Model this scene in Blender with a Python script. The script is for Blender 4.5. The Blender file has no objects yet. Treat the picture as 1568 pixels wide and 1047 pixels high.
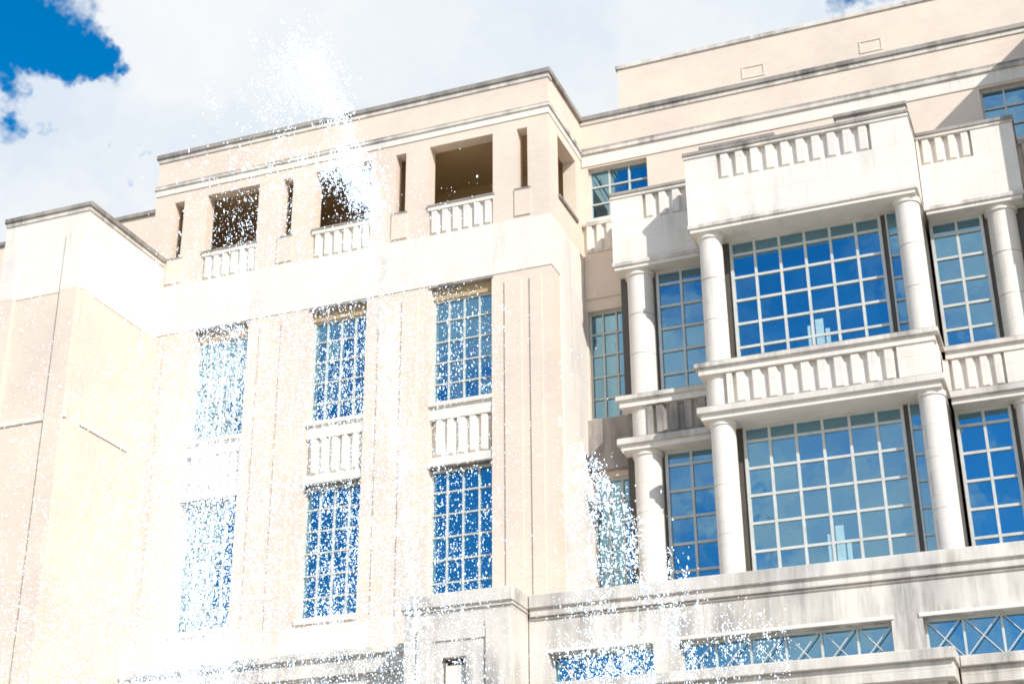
import bpy, math, random
import numpy as np
from mathutils import Matrix, Vector
random.seed(5); rng=np.random.default_rng(7)
scene=bpy.context.scene
scene.view_settings.view_transform='Standard'
scene.view_settings.look='None'
scene.view_settings.exposure=0
EYE=1.6   # camera height: building levels below are measured from eye level
GZ=-EYE

# ------------------------------------------------------------------ materials
def newmat(name):
    m=bpy.data.materials.new(name);m.use_nodes=True
    nt=m.node_tree;nt.nodes.clear()
    out=nt.nodes.new('ShaderNodeOutputMaterial')
    return m,nt,out
def N(nt,t,**k):
    n=nt.nodes.new(t)
    for a,b in k.items(): setattr(n,a,b)
    return n
def ramp(nt,fac,stops):
    r=N(nt,'ShaderNodeValToRGB');e=r.color_ramp.elements
    while len(e)<len(stops): e.new(.5)
    for el,(p,c) in zip(e,stops):
        el.position=p;el.color=(c[0],c[1],c[2],1)
    nt.links.new(fac,r.inputs[0]);return r.outputs[0]
def mixc(nt,f,a,b,mode='MIX'):
    m=N(nt,'ShaderNodeMix',data_type='RGBA',blend_type=mode)
    if isinstance(f,(int,float)): m.inputs[0].default_value=f
    else: nt.links.new(f,m.inputs[0])
    for i,v in ((6,a),(7,b)):
        if isinstance(v,tuple): m.inputs[i].default_value=(*v,1)
        else: nt.links.new(v,m.inputs[i])
    return m.outputs[2]
def noise(nt,vec,scale,detail=5,rough=.6,mscale=None,out=0):
    if mscale:
        mp=N(nt,'ShaderNodeMapping');mp.inputs['Scale'].default_value=mscale
        nt.links.new(vec,mp.inputs[0]);vec=mp.outputs[0]
    n=N(nt,'ShaderNodeTexNoise');n.inputs['Scale'].default_value=scale
    n.inputs['Detail'].default_value=detail;n.inputs['Roughness'].default_value=rough
    nt.links.new(vec,n.inputs['Vector']);return n.outputs[out]
def wallvec(nt):
    # (x+y, z) so that brick courses run horizontally on every upright wall
    tc=N(nt,'ShaderNodeTexCoord');s=N(nt,'ShaderNodeSeparateXYZ');nt.links.new(tc.outputs['Object'],s.inputs[0])
    a=N(nt,'ShaderNodeMath',operation='ADD');nt.links.new(s.outputs[0],a.inputs[0]);nt.links.new(s.outputs[1],a.inputs[1])
    c=N(nt,'ShaderNodeCombineXYZ');nt.links.new(a.outputs[0],c.inputs[0]);nt.links.new(s.outputs[2],c.inputs[1])
    return tc.outputs['Object'],c.outputs[0]
def masonry(name,c1,c2,mortar,bw,bh,ms,stain=.0,rough=.85,stainc=(.13,.12,.115),thr=.55):
    m,nt,out=newmat(name)
    ov,wv=wallvec(nt)
    b=N(nt,'ShaderNodeTexBrick');nt.links.new(wv,b.inputs['Vector'])
    b.inputs['Color1'].default_value=(*c1,1);b.inputs['Color2'].default_value=(*c2,1);b.inputs['Mortar'].default_value=(*mortar,1)
    b.inputs['Scale'].default_value=1;b.inputs['Brick Width'].default_value=bw;b.inputs['Row Height'].default_value=bh
    b.inputs['Mortar Size'].default_value=ms;b.inputs['Mortar Smooth'].default_value=.2
    col=b.outputs['Color']
    n1=noise(nt,ov,.35,5,.6)
    col=mixc(nt,1.0,col,ramp(nt,n1,[(.3,(.88,.88,.90)),(.7,(1.05,1.04,1.0))]),'MULTIPLY')
    if stain>0:
        n2=noise(nt,ov,1.0,5,.68,(1.6,1.6,.22))
        n3=noise(nt,ov,.5,2,.5)
        mu=N(nt,'ShaderNodeMath',operation='MULTIPLY');nt.links.new(ramp(nt,n2,[(thr-.08,(0,0,0)),(thr+.2,(1,1,1))]),mu.inputs[0])
        nt.links.new(ramp(nt,n3,[(.35,(.15,.15,.15)),(.65,(1,1,1))]),mu.inputs[1])
        m2=N(nt,'ShaderNodeMath',operation='MULTIPLY');nt.links.new(mu.outputs[0],m2.inputs[0]);m2.inputs[1].default_value=stain
        col=mixc(nt,m2.outputs[0],col,stainc)
    p=N(nt,'ShaderNodeBsdfPrincipled');nt.links.new(col,p.inputs['Base Color']);p.inputs['Roughness'].default_value=rough
    p.inputs['Specular IOR Level'].default_value=.2
    bp=N(nt,'ShaderNodeBump');bp.inputs['Strength'].default_value=.35;bp.inputs['Distance'].default_value=.01
    nt.links.new(noise(nt,ov,14,3,.7),bp.inputs['Height']);nt.links.new(bp.outputs[0],p.inputs['Normal'])
    nt.links.new(p.outputs[0],out.inputs[0]);return m
M={}
M['brick']=masonry('pale_brick',(.725,.61,.515),(.69,.575,.48),(.73,.635,.55),.3,.1,.010)
M['stone']=masonry('pale_limestone',(.77,.72,.66),(.755,.70,.64),(.62,.57,.51),1.5,.75,.009,stain=.35,thr=.56)
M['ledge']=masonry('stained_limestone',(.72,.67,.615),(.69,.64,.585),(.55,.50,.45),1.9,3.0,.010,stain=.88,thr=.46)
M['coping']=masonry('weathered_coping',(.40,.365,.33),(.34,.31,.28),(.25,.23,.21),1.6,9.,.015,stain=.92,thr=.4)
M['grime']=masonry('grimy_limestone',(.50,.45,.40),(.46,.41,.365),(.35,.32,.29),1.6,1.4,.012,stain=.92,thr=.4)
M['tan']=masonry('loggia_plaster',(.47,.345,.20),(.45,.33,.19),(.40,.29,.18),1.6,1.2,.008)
def simple(name,c,r=.5,metal=0,bump=0):
    m,nt,out=newmat(name);p=N(nt,'ShaderNodeBsdfPrincipled')
    tc=N(nt,'ShaderNodeTexCoord');n=noise(nt,tc.outputs['Object'],2.5,5)
    nt.links.new(mixc(nt,1.,(*c,),ramp(nt,n,[(.3,(.85,.85,.85)),(.7,(1.05,1.05,1.05))]),'MULTIPLY'),p.inputs['Base Color'])
    p.inputs['Roughness'].default_value=r;p.inputs['Metallic'].default_value=metal
    nt.links.new(p.outputs[0],out.inputs[0]);return m
M['frame']=simple('window_frame_paint',(.58,.58,.54),.4)
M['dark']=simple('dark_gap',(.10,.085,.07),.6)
M['roof']=simple('flat_roof',(.3,.3,.29),.9)
M['pale_strips']=simple('pale_blue_strip',(.32,.50,.57),.3)
# coated window glass
m,nt,out=newmat('blue_coated_glass')
g=N(nt,'ShaderNodeBsdfGlossy');g.inputs['Roughness'].default_value=.012
tc=N(nt,'ShaderNodeTexCoord')
g.inputs['Color'].default_value=(.27,.49,.62,1)
bp=N(nt,'ShaderNodeBump');bp.inputs['Strength'].default_value=.10;bp.inputs['Distance'].default_value=.03
nt.links.new(noise(nt,tc.outputs['Object'],1.3,2,.4),bp.inputs['Height']);nt.links.new(bp.outputs[0],g.inputs['Normal'])
d=N(nt,'ShaderNodeBsdfDiffuse')
nt.links.new(ramp(nt,noise(nt,tc.outputs['Object'],.9,3),[(.4,(.002,.015,.035)),(.65,(.010,.06,.10))]),d.inputs['Color'])
mx_=N(nt,'ShaderNodeMixShader');mx_.inputs[0].default_value=.75
nt.links.new(d.outputs[0],mx_.inputs[1]);nt.links.new(g.outputs[0],mx_.inputs[2]);nt.links.new(mx_.outputs[0],out.inputs[0])
M['glass']=m
# aerated water droplets
m,nt,out=newmat('aerated_water')
a=N(nt,'ShaderNodeBsdfDiffuse');a.inputs['Color'].default_value=(.68,.70,.72,1)
t=N(nt,'ShaderNodeBsdfTranslucent');t.inputs['Color'].default_value=(.50,.54,.58,1)
ad=N(nt,'ShaderNodeAddShader');nt.links.new(a.outputs[0],ad.inputs[0]);nt.links.new(t.outputs[0],ad.inputs[1])
nt.links.new(ad.outputs[0],out.inputs[0]);M['drop']=m

# ------------------------------------------------------------------ mesh collectors
class Col:
    def __init__(s): s.v=[];s.f=[];s.sm=[]
    def quad(s,a,b,c,d):
        i=len(s.v);s.v+=[a,b,c,d];s.f.append((i,i+1,i+2,i+3));s.sm.append(False)
    def poly(s,vs,fs,smooth=False):
        i=len(s.v);s.v+=vs;s.f+=[tuple(i+k for k in f) for f in fs];s.sm+=[smooth]*len(fs)
    def box(s,x0,x1,y0,y1,z0,z1):
        v=[(x0,y0,z0),(x1,y0,z0),(x1,y1,z0),(x0,y1,z0),(x0,y0,z1),(x1,y0,z1),(x1,y1,z1),(x0,y1,z1)]
        s.poly(v,[(0,3,2,1),(4,5,6,7),(0,1,5,4),(1,2,6,5),(2,3,7,6),(3,0,4,7)])
    def bbox(s,x0,x1,y0,y1,z0,z1,b=.02):
        v=[(x0,y0+b,z0),(x1,y0+b,z0),(x1,y1,z0),(x0,y1,z0),(x0,y0+b,z1),(x1,y0+b,z1),(x1,y1,z1),(x0,y1,z1),
           (x0+b,y0,z0+b),(x1-b,y0,z0+b),(x1-b,y0,z1-b),(x0+b,y0,z1-b)]
        s.poly(v,[(0,3,2,1),(4,5,6,7),(1,2,6,5),(2,3,7,6),(3,0,4,7),(8,9,10,11),(0,1,9,8),(1,5,10,9),(5,4,11,10),(4,0,8,11)])
    def cyl(s,x,y,r,z0,z1,n=40,r1=None):
        r1=r1 or r;v=[];f=[]
        for k in range(n):
            a=2*math.pi*k/n;v.append((x+r*math.cos(a),y+r*math.sin(a),z0))
        for k in range(n):
            a=2*math.pi*k/n;v.append((x+r1*math.cos(a),y+r1*math.sin(a),z1))
        for k in range(n): f.append((k,(k+1)%n,n+(k+1)%n,n+k))
        s.poly(v,f,True)
        s.poly(list(v),[tuple(range(n-1,-1,-1)),tuple(range(n,2*n))])
C={k:Col() for k in ('brick','stone','ledge','coping','grime','tan','frame','dark','roof','glass','columns','pent','flutes','base','pale_strips')}
def wall(col,axis,pos,thick,u0,u1,z0,z1,ops):
    us=sorted({u0,u1,*[o[0] for o in ops],*[o[1] for o in ops]});zs=sorted({z0,z1,*[o[2] for o in ops],*[o[3] for o in ops]})
    us=[u for u in us if u0<=u<=u1];zs=[z for z in zs if z0<=z<=z1]
    def solid(i,j):
        if i<0 or j<0 or i>=len(us)-1 or j>=len(zs)-1: return False
        u=(us[i]+us[i+1])/2;z=(zs[j]+zs[j+1])/2
        return not any(o[0]<u<o[1] and o[2]<z<o[3] for o in ops)
    P=(lambda u,z,d:(u,pos+d,z)) if axis=='Y' else (lambda u,z,d:(pos+d,u,z))
    for i in range(len(us)-1):
        for j in range(len(zs)-1):
            if not solid(i,j): continue
            a,b,c,d=us[i],us[i+1],zs[j],zs[j+1]
            col.quad(P(a,c,0),P(b,c,0),P(b,d,0),P(a,d,0))
            col.quad(P(b,c,thick),P(a,c,thick),P(a,d,thick),P(b,d,thick))
            if not solid(i-1,j): col.quad(P(a,c,0),P(a,d,0),P(a,d,thick),P(a,c,thick))
            if not solid(i+1,j): col.quad(P(b,c,0),P(b,c,thick),P(b,d,thick),P(b,d,0))
            if not solid(i,j-1): col.quad(P(a,c,0),P(a,c,thick),P(b,c,thick),P(b,c,0))
            if not solid(i,j+1): col.quad(P(a,d,0),P(b,d,0),P(b,d,thick),P(a,d,thick))
def window(x0,x1,z0,z1,y,nc,rows,bar=.075,border=.1):
    if isinstance(rows,int): rows=[1]*rows
    tot=sum(rows);zz=[z1]
    for r in rows: zz.append(zz[-1]-(z1-z0)*r/tot)
    xx=[x0+(x1-x0)*i/nc for i in range(nc+1)]
    for i in range(nc):
        for j in range(len(rows)):
            tx=random.gauss(0,.005);tz=random.gauss(0,.005)
            a,b=xx[i],xx[i+1];c,d=zz[j+1],zz[j]
            w=(b-a)/2;h=(d-c)/2
            C['glass'].quad((a,y-w*tx-h*tz,c),(b,y+w*tx-h*tz,c),(b,y+w*tx+h*tz,d),(a,y-w*tx+h*tz,d))
    f=C['frame']
    for i in range(1,nc): f.box(xx[i]-bar/2,xx[i]+bar/2,y-.07,y+.03,z0+.002,z1-.002)
    for j in range(1,len(rows)): f.box(x0+.002,x1-.002,y-.06,y+.025,zz[j]-bar/2,zz[j]+bar/2)
    f.box(x0,x0+border,y-.09,y+.05,z0,z1);f.box(x1-border,x1,y-.09,y+.05,z0,z1)
    f.box(x0+border,x1-border,y-.087,y+.05,z0,z0+border);f.box(x0+border,x1-border,y-.087,y+.05,z1-border,z1)
def flutes(x0,x1,z0,z1,y,n,depth=.2,key='flutes'):
    """recessed panel with projecting wedge-shaped vertical fins; y = face of surrounding stone"""
    c=C[key];yb=y+depth
    c.box(x0,x1,yb,yb+.1,z0,z1)
    p=(x1-x0)/n;w=p*.36
    for i in range(n):
        xc=x0+p*(i+.5)
        v=[(xc-w,yb,z0),(xc+w,yb,z0),(xc+w*.62,y+.03,z0+.09),(xc-w*.62,y+.03,z0+.09),
           (xc-w,yb,z1),(xc+w,yb,z1),(xc+w*.62,y+.01,z1-.002),(xc-w*.62,y+.01,z1-.002)]
        c.poly(v,[(3,2,6,7),(0,3,7,4),(1,5,6,2),(0,1,2,3),(4,7,6,5)])

XC=-7.2
def mx(x): return 2*XC-x
def rng_m(a,b,m): return (a,b) if not m else (mx(b),mx(a))
YW=45.;YR=48.64;YS=46.81;YC=45.15
ZT=32.92
# ------------------------------------------------------------------ wings (left one seen, right one mirrored outside the frame)
def wing(m):
    R=lambda a,b:rng_m(a,b,m)
    x0,x1=R(-32.32,-15.84)
    big=[R(-29.95,-27.66),R(-25.22,-22.87),R(-20.5,-18.0)]
    nar=[R(-31.45,-31.0),R(-26.62,-26.18),R(-21.88,-21.46),R(-17.06,-16.66)]
    win=[R(-29.98,-27.72),R(-25.12,-22.88),R(-20.36,-18.05)]
    ops=[(a,b,28.12,30.63) for a,b in big]+[(a,b,28.1,30.6) for a,b in nar]+[(a,b,13.3,24.82) for a,b in win]+[(a,b,26.9,27.92) for a,b in big]
    ops+=[(a,b,0.,8.) for a,b in win]
    wall(C['brick'],'Y',YW,.5,x0,x1,GZ,ZT-.2,ops)
    for a,b in win:
        C['coping'].box(a-.06,b+.06,YW-.05,YW+.3,24.74,24.84)
        C['tan'].box(a+.001,b-.001,YW+.2,YW+.45,24.35,24.74)
        window(a,b,20.35,24.35,YW+.36,4,5,bar=.05,border=.07)
        C['stone'].box(a,b,YW+.06,YW+.5,19.75,20.35)
        C['stone'].box(a-.04,b+.04,YW-.05,YW+.3,20.22,20.36)
        C['stone'].box(a,b,YW+.061,YW+.5,18.03,18.38)
        C['stone'].box(a,b,YW+.3,YW+.5,18.38,19.75)
        flutes(a+.12,b-.12,18.4,19.72,YW+.06,5,.14)
        C['coping'].box(a-.02,b+.02,YW-.03,YW+.3,17.99,18.05)
        window(a,b,13.3,17.98,YW+.36,4,6,bar=.05,border=.07)
        C['stone'].box(a-.05,b+.05,YW-.07,YW+.3,13.12,13.32)
        window(a,b,0.,8.,YW+.42,4,8,bar=.06)
    for a,b in ((-17.55,-16.95),(-16.62,-16.2),(-22.35,-21.75),(-21.45,-20.85),(-27.2,-26.6),(-26.3,-25.7),(-31.3,-30.6)):
        a,b=R(a,b);C['brick'].box(a,b,YW-.06,YW+.01,12.,24.5)
    for a,b in big:
        C['coping'].box(a-.06,b+.06,YW-.07,YW+.45,28.05,28.13)
        C['stone'].box(a-.03,b+.03,YW-.045,YW+.45,27.9,28.05)
        flutes(a,b,26.9,27.9,YW-.03,6,.12)
    for a,b in nar: C['coping'].box(a-.1,b+.1,YW-.06,YW+.3,28.02,28.1);C['brick'].box(a-.1,b+.1,YW-.05,YW+.2,27.0,28.02)
    C['stone'].box(x0-.025,x1+.025,YW-.03,YW+.05,24.85,26.86)
    C['stone'].box(x0-.03,x1+.03,YW-.04,YW+.05,31.02,31.28)
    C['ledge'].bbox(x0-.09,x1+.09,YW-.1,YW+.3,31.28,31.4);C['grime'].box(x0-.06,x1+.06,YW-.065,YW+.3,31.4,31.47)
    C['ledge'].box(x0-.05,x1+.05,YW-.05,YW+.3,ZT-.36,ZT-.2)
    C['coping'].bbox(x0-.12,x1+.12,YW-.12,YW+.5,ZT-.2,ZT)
    C['stone'].box(x0,x1,YW-.035,YW+.05,11.7,13.0)
    for side in (0,1):
        xp=(x0,x1)[side];s=1 if side==0 else -1
        inner=(side==1)!=m
        so=[(45.95,47.95,28.12,30.63)] if inner else []
        wall(C['brick'],'X',xp,.5*s,YW+.5,YR+(0 if inner else 6),GZ,ZT-.2,so)
        o=-s
        def sb(col,p,z0,z1,ya=YW+.05,yb=YR):
            a,b=sorted((xp+o*p,xp-o*.02));C[col].box(a,b,ya,yb,z0,z1)
        sb('stone',.023,24.85,26.86);sb('stone',.028,31.02,31.28);sb('ledge',.088,31.28,31.45,YW+.3);sb('coping',.12,ZT-.2,ZT,YW+.5)
        if inner: sb('coping',.07,28.0,28.13,45.9,48.0)
        sb('stone',.05,13.,24.84,YW+.9,YR)
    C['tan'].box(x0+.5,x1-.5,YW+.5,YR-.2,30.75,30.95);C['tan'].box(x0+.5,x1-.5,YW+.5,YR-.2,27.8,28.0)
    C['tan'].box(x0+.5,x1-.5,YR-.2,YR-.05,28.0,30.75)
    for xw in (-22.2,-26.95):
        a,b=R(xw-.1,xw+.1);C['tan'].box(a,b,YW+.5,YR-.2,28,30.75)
    C['roof'].box(x0+.5,x1-.5,YW+.5,YR,32.4,32.5)
    # pavilion beyond the wing
    px0,px1=R(-35.26,-31.72);yp=40.23;zt=28.15
    C['brick'].box(px0,px1,yp,YR-.3,GZ,24.7)
    C['stone'].box(px0-.02,px1+.02,yp-.02,YR-.32,24.7,zt-.18)
    C['ledge'].box(px0-.06,px1+.06,yp-.06,YR-.5,zt-.34,zt-.18)
    C['coping'].bbox(px0-.12,px1+.12,yp-.12,YR-.5,zt-.18,zt)
    for a,b in ((-32.5,-31.78),(-35.2,-34.5)):
        a,b=R(a,b);C['brick'].box(a,b,yp-.12,yp+.01,GZ,24.7);C['stone'].box(a,b,yp-.125,yp+.01,24.7,27.0)
    C['stone'].box(px0-.05,px1+.05,yp-.06,yp+.02,19.82,19.95)
    xo=px1 if not m else px0;o=1 if not m else -1
    for ya,yb in ((40.3,40.95),(43.9,44.7)):
        a,b=sorted((xo-.01*o,xo+.08*o));C['brick'].box(a,b,ya,yb,GZ,24.69);C['stone'].box(a,b,ya,yb,24.7,27.0)
    a,b=sorted((xo-.01*o,xo+.05*o));C['stone'].box(a,b,40.95,43.9,19.82,19.95)
wing(False);wing(True)
# ------------------------------------------------------------------ main body (recess wall)
rec=[(-15.58,-13.25,28.42,30.62),(-15.75,-14.25,20.4,24.62),(-15.75,-14.25,13.3,18.2)]
rec+=[(mx(b),mx(a),c,d) for a,b,c,d in rec]
extra=[(-44.5,-41.6,28.4,30.6),(-44.5,-41.6,20.4,24.7),(-40.,-37.,28.4,30.6)]
wall(C['brick'],'Y',YR,.5,-60,46,GZ,ZT-.2,rec+extra)
for a,b,c,d in rec+extra:
    window(a,b,c,d,YR+.3,3,max(3,int(round((d-c)/.8))),bar=.06,border=.07)
    C['stone'].box(a-.05,b+.05,YR-.05,YR+.2,c-.14,c)
C['stone'].box(-15.8,1.4,YR-.04,YR+.05,30.70,31.2)
C['ledge'].bbox(-15.8,1.4,YR-.12,YR+.2,31.2,31.35);C['grime'].box(-15.8,1.4,YR-.09,YR+.2,31.35,31.47)
C['ledge'].box(-15.8,1.4,YR-.05,YR+.3,ZT-.36,ZT-.2)
C['coping'].bbox(-60,46,YR-.12,YR+.5,ZT-.2,ZT)
C['roof'].box(-60,46,YR+.5,75,32.3,32.4)
for a,b in ((-15.8,-14.18),(mx(-14.18),mx(-15.8))):
    C['ledge'].bbox(a,b,YR-.17,YR+.1,28.06,28.2);flutes(a+.05,b-.03,27.0,28.06,YR-.16,4,.14)
    C['brick'].box(a,b,YR-.06,YR+.05,25.1,26.95)
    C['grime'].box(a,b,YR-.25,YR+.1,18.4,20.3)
C['brick'].box(-60,-59.5,YR+.5,75,GZ,ZT-.2);C['brick'].box(45.5,46,YR+.5,75,GZ,ZT-.2);C['brick'].box(-60,46,75,75.5,GZ,ZT-.2)
# penthouse
C['pent'].box(-15.23,14,52,66,32.4,37.15);C['ledge'].bbox(-15.3,14.1,51.93,66,37.15,37.35)
for a,b in ((-10.07,-9.14),(-5.39,-4.5)):
    for q in ((a,b,35.9,35.97),(a,b,35.4,35.46),(a,a+.06,35.46,35.9),(b-.06,b,35.46,35.9)): C['pent'].box(q[0],q[1],51.97,52.02,q[2],q[3])
# ------------------------------------------------------------------ projecting bays
def bay(x0,x1,yf,nfl,fx0,fx1,colx,r,gx0,gx1,gy,nc,yback,stained):
    S='stone';mid='grime' if stained else 'stone'
    C[S].box(x0,x1,yf,yback,25.38,26.98)
    C[S].box(x0,fx0,yf+.001,yback,26.98,27.98);C[S].box(fx1,x1,yf+.001,yback,26.98,27.98)
    C[S].box(fx0,fx1,yf+.3,yback,26.98,27.98);flutes(fx0,fx1,26.99,27.97,yf,nfl,.16)
    C['ledge'].box(x0-.03,x1+.03,yf-.04,yback,27.98,28.08)
    C['coping'].bbox(x0-.06,x1+.06,yf-.08,yback,28.08,28.22)
    C['ledge'].bbox(x0-.03,x1+.03,yf-.09,yback,25.22,25.38);C[S].box(x0+.05,x1-.05,yf-.03,yback,25.1,25.22)
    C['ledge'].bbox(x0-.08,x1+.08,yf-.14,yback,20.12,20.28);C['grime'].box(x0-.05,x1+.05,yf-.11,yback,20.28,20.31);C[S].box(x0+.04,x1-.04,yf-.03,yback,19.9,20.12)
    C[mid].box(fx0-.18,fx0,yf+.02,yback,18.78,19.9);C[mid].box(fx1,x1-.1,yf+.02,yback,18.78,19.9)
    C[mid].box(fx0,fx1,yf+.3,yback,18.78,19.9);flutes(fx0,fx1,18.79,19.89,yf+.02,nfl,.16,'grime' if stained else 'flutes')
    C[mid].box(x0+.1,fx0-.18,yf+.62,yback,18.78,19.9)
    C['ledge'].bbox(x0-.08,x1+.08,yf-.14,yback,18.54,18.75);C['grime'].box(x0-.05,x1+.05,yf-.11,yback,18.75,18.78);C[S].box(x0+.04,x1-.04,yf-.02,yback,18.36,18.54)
    for cx in colx:
        cy=yf+.1+r
        C['columns'].cyl(cx,cy,r,20.42,24.92,r1=r*.97);C['columns'].cyl(cx,cy,r*1.1,24.92,25.1);C['columns'].cyl(cx,cy,r*1.1,20.31,20.42)
        for zj in (21.9,23.4,14.6,16.2): C['coping'].cyl(cx,cy,r*1.004,zj,zj+.012)
        C['columns'].cyl(cx,cy,r,12.3,18.2);C['columns'].cyl(cx,cy,r*1.1,18.2,18.36)
        C['columns'].cyl(cx,cy,r*1.02,18.78,19.9)
    for z0,z1,rows in ((20.31,25.1,[.6,1,1,1,1,1]),(12.4,18.36,[.55,1,1,1,1,1,1])):
        window(gx0,gx1,z0,z1,gy,nc,rows,bar=.085,border=.1)
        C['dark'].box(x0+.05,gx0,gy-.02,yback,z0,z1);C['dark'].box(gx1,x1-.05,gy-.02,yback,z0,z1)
bay(-10.97,-3.42,YC,10,-9.86,-4.66,(-10.36,-3.83),.4,-9.86,-4.78,46.3,6,YR-.01,False)
for z0,z1,n in ((20.31,25.1,6),(12.4,18.36,7)):
    window(-4.62,-4.22,z0+.003,z1-.003,46.2,1,n,bar=.07,border=.06)
bay(-14.16,-11.0,YS,4,-13.0,-11.05,(-13.36,),.47,-12.8,-11.02,47.5,2,YR-.01,True)
bay(-3.39,-.25,YS,4,-3.3,-1.6,(-1.05,),.47,-3.36,-1.65,47.5,2,YR-.01,False)
# pale strips added just in front of the bay glass for white shapes in its panes
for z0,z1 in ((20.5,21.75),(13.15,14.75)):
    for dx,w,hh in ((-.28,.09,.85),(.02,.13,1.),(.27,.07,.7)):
        xx=-7.12+dx;C['pale_strips'].box(xx-w,xx+w,46.262,46.285,z0,z0+(z1-z0)*hh)
C['ledge'].bbox(-5.75,-3.45,YC+.05,YC+.8,28.22,28.42);C['coping'].bbox(-5.8,-3.4,YC-.05,YC+.8,28.42,28.56)
C['stone'].box(-10.6,-8.1,YC+1.2,YC+2.4,28.22,28.95);C['coping'].bbox(-10.7,-8.,YC+1.1,YC+2.4,28.95,29.1)
C['stone'].box(-7.7,-6.9,YC+1.4,YC+2.4,28.22,28.8);C['stone'].box(-2.9,-.9,YS+.4,YS+1.2,28.22,28.5)
# ------------------------------------------------------------------ base storey
YB=43.
bo=[(-15.45,-12.24,9.2,10.86),(-11.5,-5.44,9.2,10.86),(-4.6,1.5,9.2,10.86)]
lo=[(a+.4,b-.4,GZ+.02,5.5) for a,b,_,_ in bo]
wall(C['base'],'Y',YB,.6,-16.06,3.,GZ,11.98,bo+lo)
for a,b,c,d in bo:
    n=max(3,int(round((b-a)/1.02)));window(a,b,c,d,YB+.45,n,1,bar=.06,border=.07)
    for i in range(n*1):
        u0=a+(b-a)*i/n;u1=a+(b-a)*(i+1)/n
        for s in (0,1):
            pts=((u0,c+.5),(u1,d)) if s==0 else ((u0,d),(u1,c+.5))
            (p,q),(p2,q2)=pts;t=.022;yy=YB+.28+.03*s
            C['frame'].poly([(p,yy,q-t),(p2,yy,q2-t),(p2,yy,q2+t),(p,yy,q+t),(p,yy+.025,q-t),(p2,yy+.025,q2-t),(p2,yy+.025,q2+t),(p,yy+.025,q+t)],[(0,1,2,3),(7,6,5,4),(0,4,5,1),(3,2,6,7)])
    C['stone'].box(a-.08,b+.08,YB-.04,YB+.2,10.87,10.97)
for a,b,c,d in lo: window(a,b,c,d,YB+.45,max(3,int((b-a)/.9)),6)
C['base'].bbox(-16.,3.1,YB-.2,YB+.6,12.22,12.62);C['ledge'].box(-16.,3.1,YB-.1,YB+.6,11.98,12.22)
C['grime'].box(-16.,3.05,YB-.04,YB+.02,11.88,11.98)
C['base'].box(-16.,3.,YB+.6,YR,12.2,12.32)
YK=41.68
wall(C['base'],'Y',YK,.6,-19.55,-16.1,GZ,12.1,[(-18.35,-17.55,6.5,10.7)])
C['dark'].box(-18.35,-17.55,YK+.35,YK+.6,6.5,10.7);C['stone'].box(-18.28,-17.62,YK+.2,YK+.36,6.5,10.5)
C['base'].box(-19.55,-18.95,YK+.6,YW,GZ,12.1);C['base'].box(-16.7,-16.1,YK+.6,YB+.5,GZ,12.1)
C['base'].bbox(-19.62,-16.03,YK-.15,YW+.2,12.2,12.62);C['ledge'].box(-19.6,-16.06,YK-.07,YW+.2,12.1,12.2)
for a,b in ((-19.5,-19.2),(-16.9,-16.15),(-19.1,-18.6)): C['base'].box(a,b,YK-.08,YK+.01,GZ,11.7)
C['base'].box(-18.98,-16.8,YK-.05,YK+.01,11.2,11.5)
C['ledge'].box(-31.,-19.6,43.7,YW+.1,11.0,11.55);C['base'].bbox(-31.,-19.58,43.55,YW+.1,11.55,11.78);C['base'].box(-31,-19.56,43.9,YW+.1,GZ,11.0)
C['ledge'].bbox(-14.5,-3.75,41.0,YB+.1,8.75,9.2);C['base'].bbox(-14.6,-3.68,40.85,YB+.1,9.2,9.5)
C['base'].box(-14.3,-4.0,41.4,YB+.1,7.8,8.75)
C['ledge'].bbox(-3.7,3.,42.1,YB+.1,8.75,9.2);C['base'].bbox(-3.66,3.,41.95,YB+.1,9.2,9.48)
for xp in (-14,-9,-4.3): C['columns'].cyl(xp,41.9,.35,GZ,7.8)

building=bpy.data.objects.new('courthouse_building',None);building.location=(0,0,EYE);scene.collection.objects.link(building)
names={'brick':('brick_walls','brick'),'stone':('smooth_stone_trim','stone'),'ledge':('stained_stone_ledges','ledge'),'coping':('parapet_copings','coping'),'grime':('grimy_stone_trim','grime'),
'tan':('loggia_interior','tan'),'frame':('window_frames','frame'),'dark':('shadow_gap_jambs','dark'),'roof':('flat_roofs','roof'),'glass':('window_panes','glass'),
'columns':('round_columns','stone'),'pent':('penthouse','brick'),'flutes':('fluted_panels','stone'),'base':('base_storey','ledge'),'pale_strips':('window_pale_strips','pale_strips')}
for k,c in C.items():
    me=bpy.data.meshes.new(names[k][0]);me.from_pydata(c.v,[],c.f);me.materials.append(M[names[k][1]])
    me.polygons.foreach_set('use_smooth',c.sm);me.update()
    o=bpy.data.objects.new(names[k][0],me);scene.collection.objects.link(o);o.parent=building

# ------------------------------------------------------------------ ground
m,nt,out=newmat('plaza_paving')
tc=N(nt,'ShaderNodeTexCoord');b=N(nt,'ShaderNodeTexBrick');nt.links.new(tc.outputs['Object'],b.inputs['Vector'])
b.inputs['Color1'].default_value=(.40,.37,.33,1);b.inputs['Color2'].default_value=(.35,.325,.29,1);b.inputs['Mortar'].default_value=(.2,.19,.18,1)
b.inputs['Scale'].default_value=1;b.inputs['Brick Width'].default_value=1.2;b.inputs['Row Height'].default_value=.6;b.inputs['Mortar Size'].default_value=.008
p=N(nt,'ShaderNodeBsdfPrincipled');nt.links.new(b.outputs[0],p.inputs['Base Color']);p.inputs['Roughness'].default_value=.8;nt.links.new(p.outputs[0],out.inputs[0])
me=bpy.data.meshes.new('ground');me.from_pydata([(-1500,-1500,0),(1500,-1500,0),(1500,1500,0),(-1500,1500,0)],[],[(0,1,2,3)]);me.materials.append(m)
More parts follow.
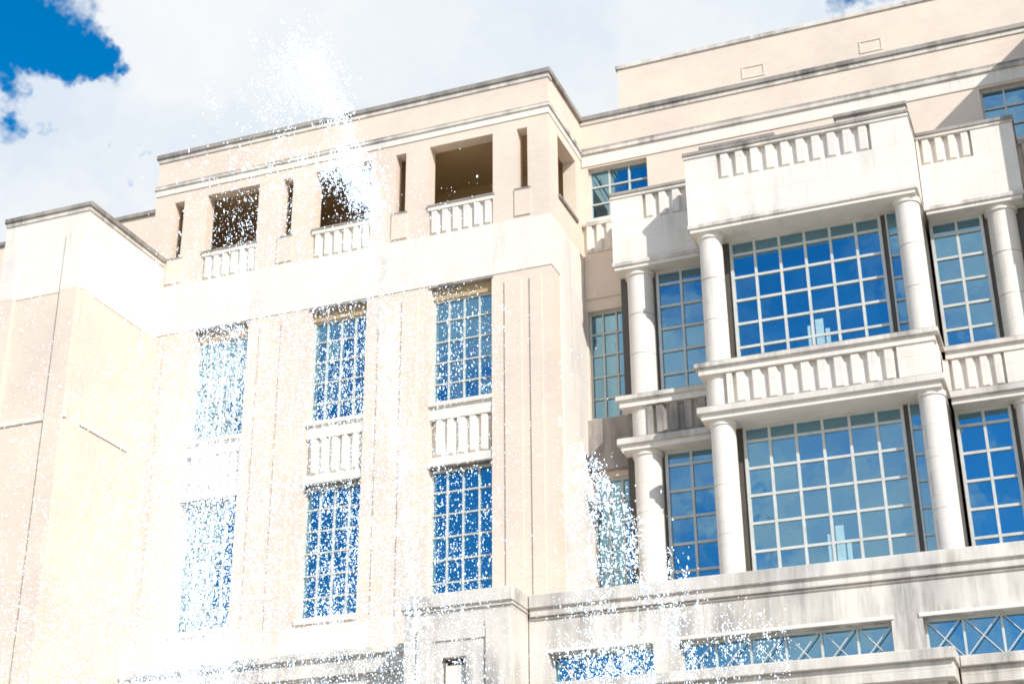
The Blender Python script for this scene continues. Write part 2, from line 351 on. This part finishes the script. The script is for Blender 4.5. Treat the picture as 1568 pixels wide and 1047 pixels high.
o=bpy.data.objects.new('ground',me);scene.collection.objects.link(o)

# ------------------------------------------------------------------ fountain
fountain=bpy.data.objects.new('fountain',None);fountain.location=(0,0,EYE);scene.collection.objects.link(fountain)
FX,FY=-7.,14.
def lathe(name,prof,mat,n=96):
    v=[];f=[]
    for r,z in prof:
        for k in range(n):
            a=2*math.pi*k/n;v.append((FX+r*math.cos(a),FY+r*math.sin(a),z))
    for i in range(len(prof)-1):
        for k in range(n): f.append((i*n+k,i*n+(k+1)%n,(i+1)*n+(k+1)%n,(i+1)*n+k))
    me=bpy.data.meshes.new(name);me.from_pydata(v,[],f);me.materials.append(mat)
    o=bpy.data.objects.new(name,me);scene.collection.objects.link(o);o.parent=fountain;return o
lathe('basin_rim',[(7.6,GZ),(7.6,GZ+.45),(7.65,GZ+.5),(7.65,GZ+.58),(7.1,GZ+.58),(7.1,GZ+.02)],M['stone'])
wm,nt,out=newmat('pool_water');p=N(nt,'ShaderNodeBsdfPrincipled');p.inputs['Base Color'].default_value=(.05,.16,.2,1);p.inputs['Roughness'].default_value=.06
tc=N(nt,'ShaderNodeTexCoord');bp=N(nt,'ShaderNodeBump');bp.inputs['Strength'].default_value=.6;nt.links.new(noise(nt,tc.outputs['Object'],3,4),bp.inputs['Height']);nt.links.new(bp.outputs[0],p.inputs['Normal']);nt.links.new(p.outputs[0],out.inputs[0])
lathe('pool_surface',[(7.1,GZ+.4),(.01,GZ+.4)],wm)
nz=Col()
for x in (-6.35,-9.3,-4.4,-3.2): nz.cyl(x,14,.08,GZ+.3,GZ+.62,20,.05)
me=bpy.data.meshes.new('nozzles');me.from_pydata(nz.v,[],nz.f);me.materials.append(simple('bronze',(.2,.14,.08),.4,1));o=bpy.data.objects.new('nozzles',me);scene.collection.objects.link(o);o.parent=fountain
P=[];Rr=[]
def add(pts,r0,r1,power=2.2):
    n=len(pts);u=rng.random(n)**power
    P.append(pts);Rr.append(r0+(r1-r0)*u)
def clumped(n,nc,fn,s,zs=1.8):
    c=fn(nc);idx=rng.integers(0,nc,n);sc=s*(.3+rng.random(nc)**2*2.0)
    return c[idx]+rng.normal(0,1,(n,3))*sc[idx,None]*np.array([1,1,zs])
def path(t):
    kz=np.array([-1.1,4.,6.54,8.8,9.3,10.22,10.9,11.15]);kx=np.array([-6.38,-6.42,-6.78,-7.17,-7.3,-7.57,-7.95,-8.3])
    z=-1.1+t*12.25;return np.interp(z,kz,kx),z
def core(k):
    t=rng.random(k)**.9;x,z=path(t);w=.02+.07*t
    return np.stack([x+rng.normal(0,1,k)*w,14+rng.normal(0,1,k)*w,z],1)
add(clumped(9500,450,core,.03,3),.0025,.011)
def burst(k):
    z=rng.normal(9.2,.3,k);return np.stack([-7.2-.28*(z-9.2)+rng.normal(0,.08,k),14+rng.normal(0,.15,k),z],1)
add(clumped(3400,60,burst,.045),.003,.014)
def burst2(k): return np.stack([rng.normal(-7.55,.16,k),14+rng.normal(0,.2,k),rng.normal(9.5,.16,k)],1)
add(clumped(1300,60,burst2,.05),.003,.014)
def head(k):
    # many separate ballistic arcs peeling off the top of the jet
    na=26;i=rng.integers(0,na,k);ra=np.random.default_rng(3)
    vx=-.15-1.05*ra.random(na)**.9;zt=.35+.85*ra.random(na)
    s=rng.random(k)
    return np.stack([-7.65+vx[i]*s+rng.normal(0,.05,k),14+rng.normal(0,.3,k),10.2+4*zt[i]*.75*s*(1-s*.75)+rng.normal(0,.05,k)],1)
add(clumped(4600,520,head,.045,1.3),.0025,.0105)
def fall(k):
    z=10.4-3.6*rng.random(k);return np.stack([-8.4-.10*(10.5-z)+rng.normal(0,.4,k),14+rng.normal(0,.5,k),z],1)
add(clumped(5200,400,fall,.07),.0025,.011)
def colm(k):
    z=-1.1+8.9*rng.beta(1.5,1.5,k);s=.24+.03*(9-z)
    x=-8.95-.02*(z-4)-np.abs(rng.normal(0,1,k))*s*1.5+.30
    return np.stack([x,14+rng.normal(0,.5,k),z],1)
add(clumped(62000,2200,colm,.085,3.2),.0025,.0115)
def low(k): return np.stack([rng.normal(-10.1,1.15,k),14+rng.normal(0,.9,k),-1.+6.6*rng.beta(1.4,1.8,k)],1)
add(clumped(40000,2200,low,.14,2.2),.0025,.009)
def curtain(k):
    z=-1+9.9*rng.random(k);x=-11.8+6.5*rng.random(k)
    keep=(z<9.0-.35*np.abs(x+8.2));x,z=x[keep],z[keep]
    i=rng.integers(0,len(x),k);return np.stack([x[i],14+rng.normal(0,.8,k),z[i]],1)
add(clumped(26000,1900,curtain,.10,2.6),.0025,.009)
def mid(k):
    z=-1+9.*rng.beta(1.5,1.3,k);return np.stack([-7.0-.03*z+rng.normal(0,.7,k),14+rng.normal(0,.6,k),z],1)
add(clumped(29000,1900,mid,.10,2.6),.0028,.010)
def right(k):
    u=rng.random(k)**1.2;x=-4.75+1.15*u;zt=5.75-1.75*u;z=zt-rng.random(k)**1.3*3.2
    return np.stack([x,14+rng.normal(0,.3,k),z],1)
add(clumped(9500,420,right,.05,2.2),.003,.0115)
def right2(k):
    u=rng.random(k);x=-5.0+2.3*u;z=3.55-rng.random(k)**1.2*1.6+.1*np.sin(u*9)
    return np.stack([x,14+rng.normal(0,.3,k),z],1)
add(clumped(6000,300,right2,.06),.0025,.010)
add(np.stack([-12.3+6.8*rng.random(2500),13.2+rng.random(2500)*1.6,2+7.*rng.random(2500)],1),.004,.013,3)
P=np.concatenate(P);Rr=np.concatenate(Rr);ok=P[:,2]>GZ+.4;P=P[ok];Rr=Rr[ok];n=len(P)
octv=np.array([[1,0,0],[-1,0,0],[0,1,0],[0,-1,0],[0,0,1],[0,0,-1]],float)
octf=np.array([[0,2,4],[2,1,4],[1,3,4],[3,0,4],[2,0,5],[1,2,5],[3,1,5],[0,3,5]])
q=rng.normal(size=(n,4));q/=np.linalg.norm(q,axis=1)[:,None];w,x,y,z=q.T
Rm=np.stack([1-2*(y*y+z*z),2*(x*y-z*w),2*(x*z+y*w),2*(x*y+z*w),1-2*(x*x+z*z),2*(y*z-x*w),2*(x*z-y*w),2*(y*z+x*w),1-2*(x*x+y*y)],1).reshape(n,3,3)
st=np.ones((n,1,3));st[:,0,:]*=.7+.6*rng.random((n,3))
V=np.einsum('nij,nkj->nki',Rm,octv[None]*st)*Rr[:,None,None]
V[:,:,2]*=(1+2.0*rng.random(n)**2)[:,None]
V=V+P[:,None,:]
F=(octf[None]+6*np.arange(n)[:,None,None]).reshape(-1)
me=bpy.data.meshes.new('water_spray');me.vertices.add(n*6);me.vertices.foreach_set('co',V.reshape(-1).astype(np.float32))
me.loops.add(len(F));me.loops.foreach_set('vertex_index',F.astype(np.int32))
nf=n*8;me.polygons.add(nf);me.polygons.foreach_set('loop_start',np.arange(nf,dtype=np.int32)*3)
me.polygons.foreach_set('use_smooth',np.ones(nf,dtype=bool));me.update(calc_edges=True);me.materials.append(M['drop'])
o=bpy.data.objects.new('water_spray',me);scene.collection.objects.link(o);o.parent=fountain

# ------------------------------------------------------------------ sun + sky
sd=Vector((.637,-.545,.545)).normalized()
sun=bpy.data.lights.new('sun','SUN');sun.energy=5.0;sun.angle=math.radians(.5);sun.color=(1,.965,.91)
so=bpy.data.objects.new('sun',sun);scene.collection.objects.link(so);so.location=(30,-30,60)
so.rotation_euler=sd.to_track_quat('Z','Y').to_euler()
w=bpy.data.worlds.new('World');scene.world=w;w.use_nodes=True;nt=w.node_tree;nt.nodes.clear()
out=N(nt,'ShaderNodeOutputWorld');bg=N(nt,'ShaderNodeBackground');bg.inputs['Strength'].default_value=.1
sky=N(nt,'ShaderNodeTexSky',sky_type='NISHITA');sky.sun_disc=False;sky.sun_elevation=math.asin(sd.z);sky.sun_rotation=math.atan2(sd.x,sd.y)
sky.ozone_density=3;sky.dust_density=.4
hs=N(nt,'ShaderNodeHueSaturation');hs.inputs['Hue'].default_value=.495;hs.inputs['Saturation'].default_value=1.45;hs.inputs['Value'].default_value=1.8;nt.links.new(sky.outputs[0],hs.inputs['Color'])
tc=N(nt,'ShaderNodeTexCoord');D0=tc.outputs['Generated']
# warp the direction a little so that cloud edges are ragged
wn=noise(nt,D0,13,5,.65,out=1)
v1=N(nt,'ShaderNodeVectorMath',operation='SUBTRACT');nt.links.new(wn,v1.inputs[0]);v1.inputs[1].default_value=(.5,.5,.5)
v2=N(nt,'ShaderNodeVectorMath',operation='SCALE');nt.links.new(v1.outputs[0],v2.inputs[0]);v2.inputs['Scale'].default_value=.16
v3=N(nt,'ShaderNodeVectorMath',operation='ADD');nt.links.new(D0,v3.inputs[0]);nt.links.new(v2.outputs[0],v3.inputs[1]);D=v3.outputs[0]
n1=noise(nt,D,4.5,4,.55);n2=noise(nt,D0,1.6,2,.5)
def math2(op,a,b,clamp=False):
    k=N(nt,'ShaderNodeMath',operation=op,use_clamp=clamp)
    for i,v in ((0,a),(1,b)):
        if isinstance(v,(int,float)): k.inputs[i].default_value=v
        else: nt.links.new(v,k.inputs[i])
    return k.outputs[0]
def spot(c,r0,r1,g=1):
    vm=N(nt,'ShaderNodeVectorMath',operation='DISTANCE');nt.links.new(D,vm.inputs[0]);vm.inputs[1].default_value=c
    mr=N(nt,'ShaderNodeMapRange',interpolation_type='SMOOTHSTEP');nt.links.new(vm.outputs['Value'],mr.inputs[0])
    mr.inputs[1].default_value=r0;mr.inputs[2].default_value=r1;mr.inputs[3].default_value=g;mr.inputs[4].default_value=0;return mr.outputs[0]
sx=N(nt,'ShaderNodeSeparateXYZ');nt.links.new(D0,sx.inputs[0])
mr=N(nt,'ShaderNodeMapRange');nt.links.new(sx.outputs[1],mr.inputs[0]);mr.inputs[1].default_value=-.3;mr.inputs[2].default_value=.4;mr.inputs[3].default_value=-.03;mr.inputs[4].default_value=.30
base=math2('ADD',math2('ADD',math2('MULTIPLY',n1,1.3),math2('MULTIPLY',n2,.5)),mr.outputs[0])
base=math2('SUBTRACT',base,.135)
holes=math2('ADD',spot((-.563,.600,.569),.0,.095,.95),math2('ADD',spot((-.066,.80,.597),.005,.07,1.),spot((-.5206,.6515,.5513),.0,.045,.85)))
holes=math2('ADD',holes,math2('ADD',spot((-.518,.686,.5115),0,.036,.7),spot((-.548,.64,.538),0,.05,.45)))
dens=math2('SUBTRACT',base,math2('MULTIPLY',holes,.58))
mc=N(nt,'ShaderNodeMapRange',interpolation_type='SMOOTHSTEP');nt.links.new(dens,mc.inputs[0]);mc.inputs[1].default_value=.60;mc.inputs[2].default_value=.88
cc=ramp(nt,noise(nt,D,3.2,4,.55),[(.36,(.70,.81,.93)),(.58,(.95,.97,.99))])
cs=N(nt,'ShaderNodeVectorMath',operation='SCALE');nt.links.new(cc,cs.inputs[0]);cs.inputs['Scale'].default_value=9.8
fc=mixc(nt,mc.outputs[0],hs.outputs[0],cs.outputs[0])
nt.links.new(fc,bg.inputs[0]);nt.links.new(bg.outputs[0],out.inputs[0])

# ------------------------------------------------------------------ camera
cam=bpy.data.cameras.new('camera');co=bpy.data.objects.new('camera',cam);scene.collection.objects.link(co)
right_=Vector((.93216,.36198,-.007));down=Vector((-.15707,.38691,-.90864));fwd=Vector((-.3262,.8481,.41752))
Mx=Matrix((( right_.x,-down.x,-fwd.x,0),(right_.y,-down.y,-fwd.y,0),(right_.z,-down.z,-fwd.z,EYE),(0,0,0,1)))
co.matrix_world=Mx
cam.sensor_width=36;cam.lens=2384.4/1568*36;cam.clip_end=5000;cam.clip_start=.1
cam.dof.use_dof=True;cam.dof.focus_distance=17.2;cam.dof.aperture_fstop=3.2
scene.camera=co
print('drops',n)
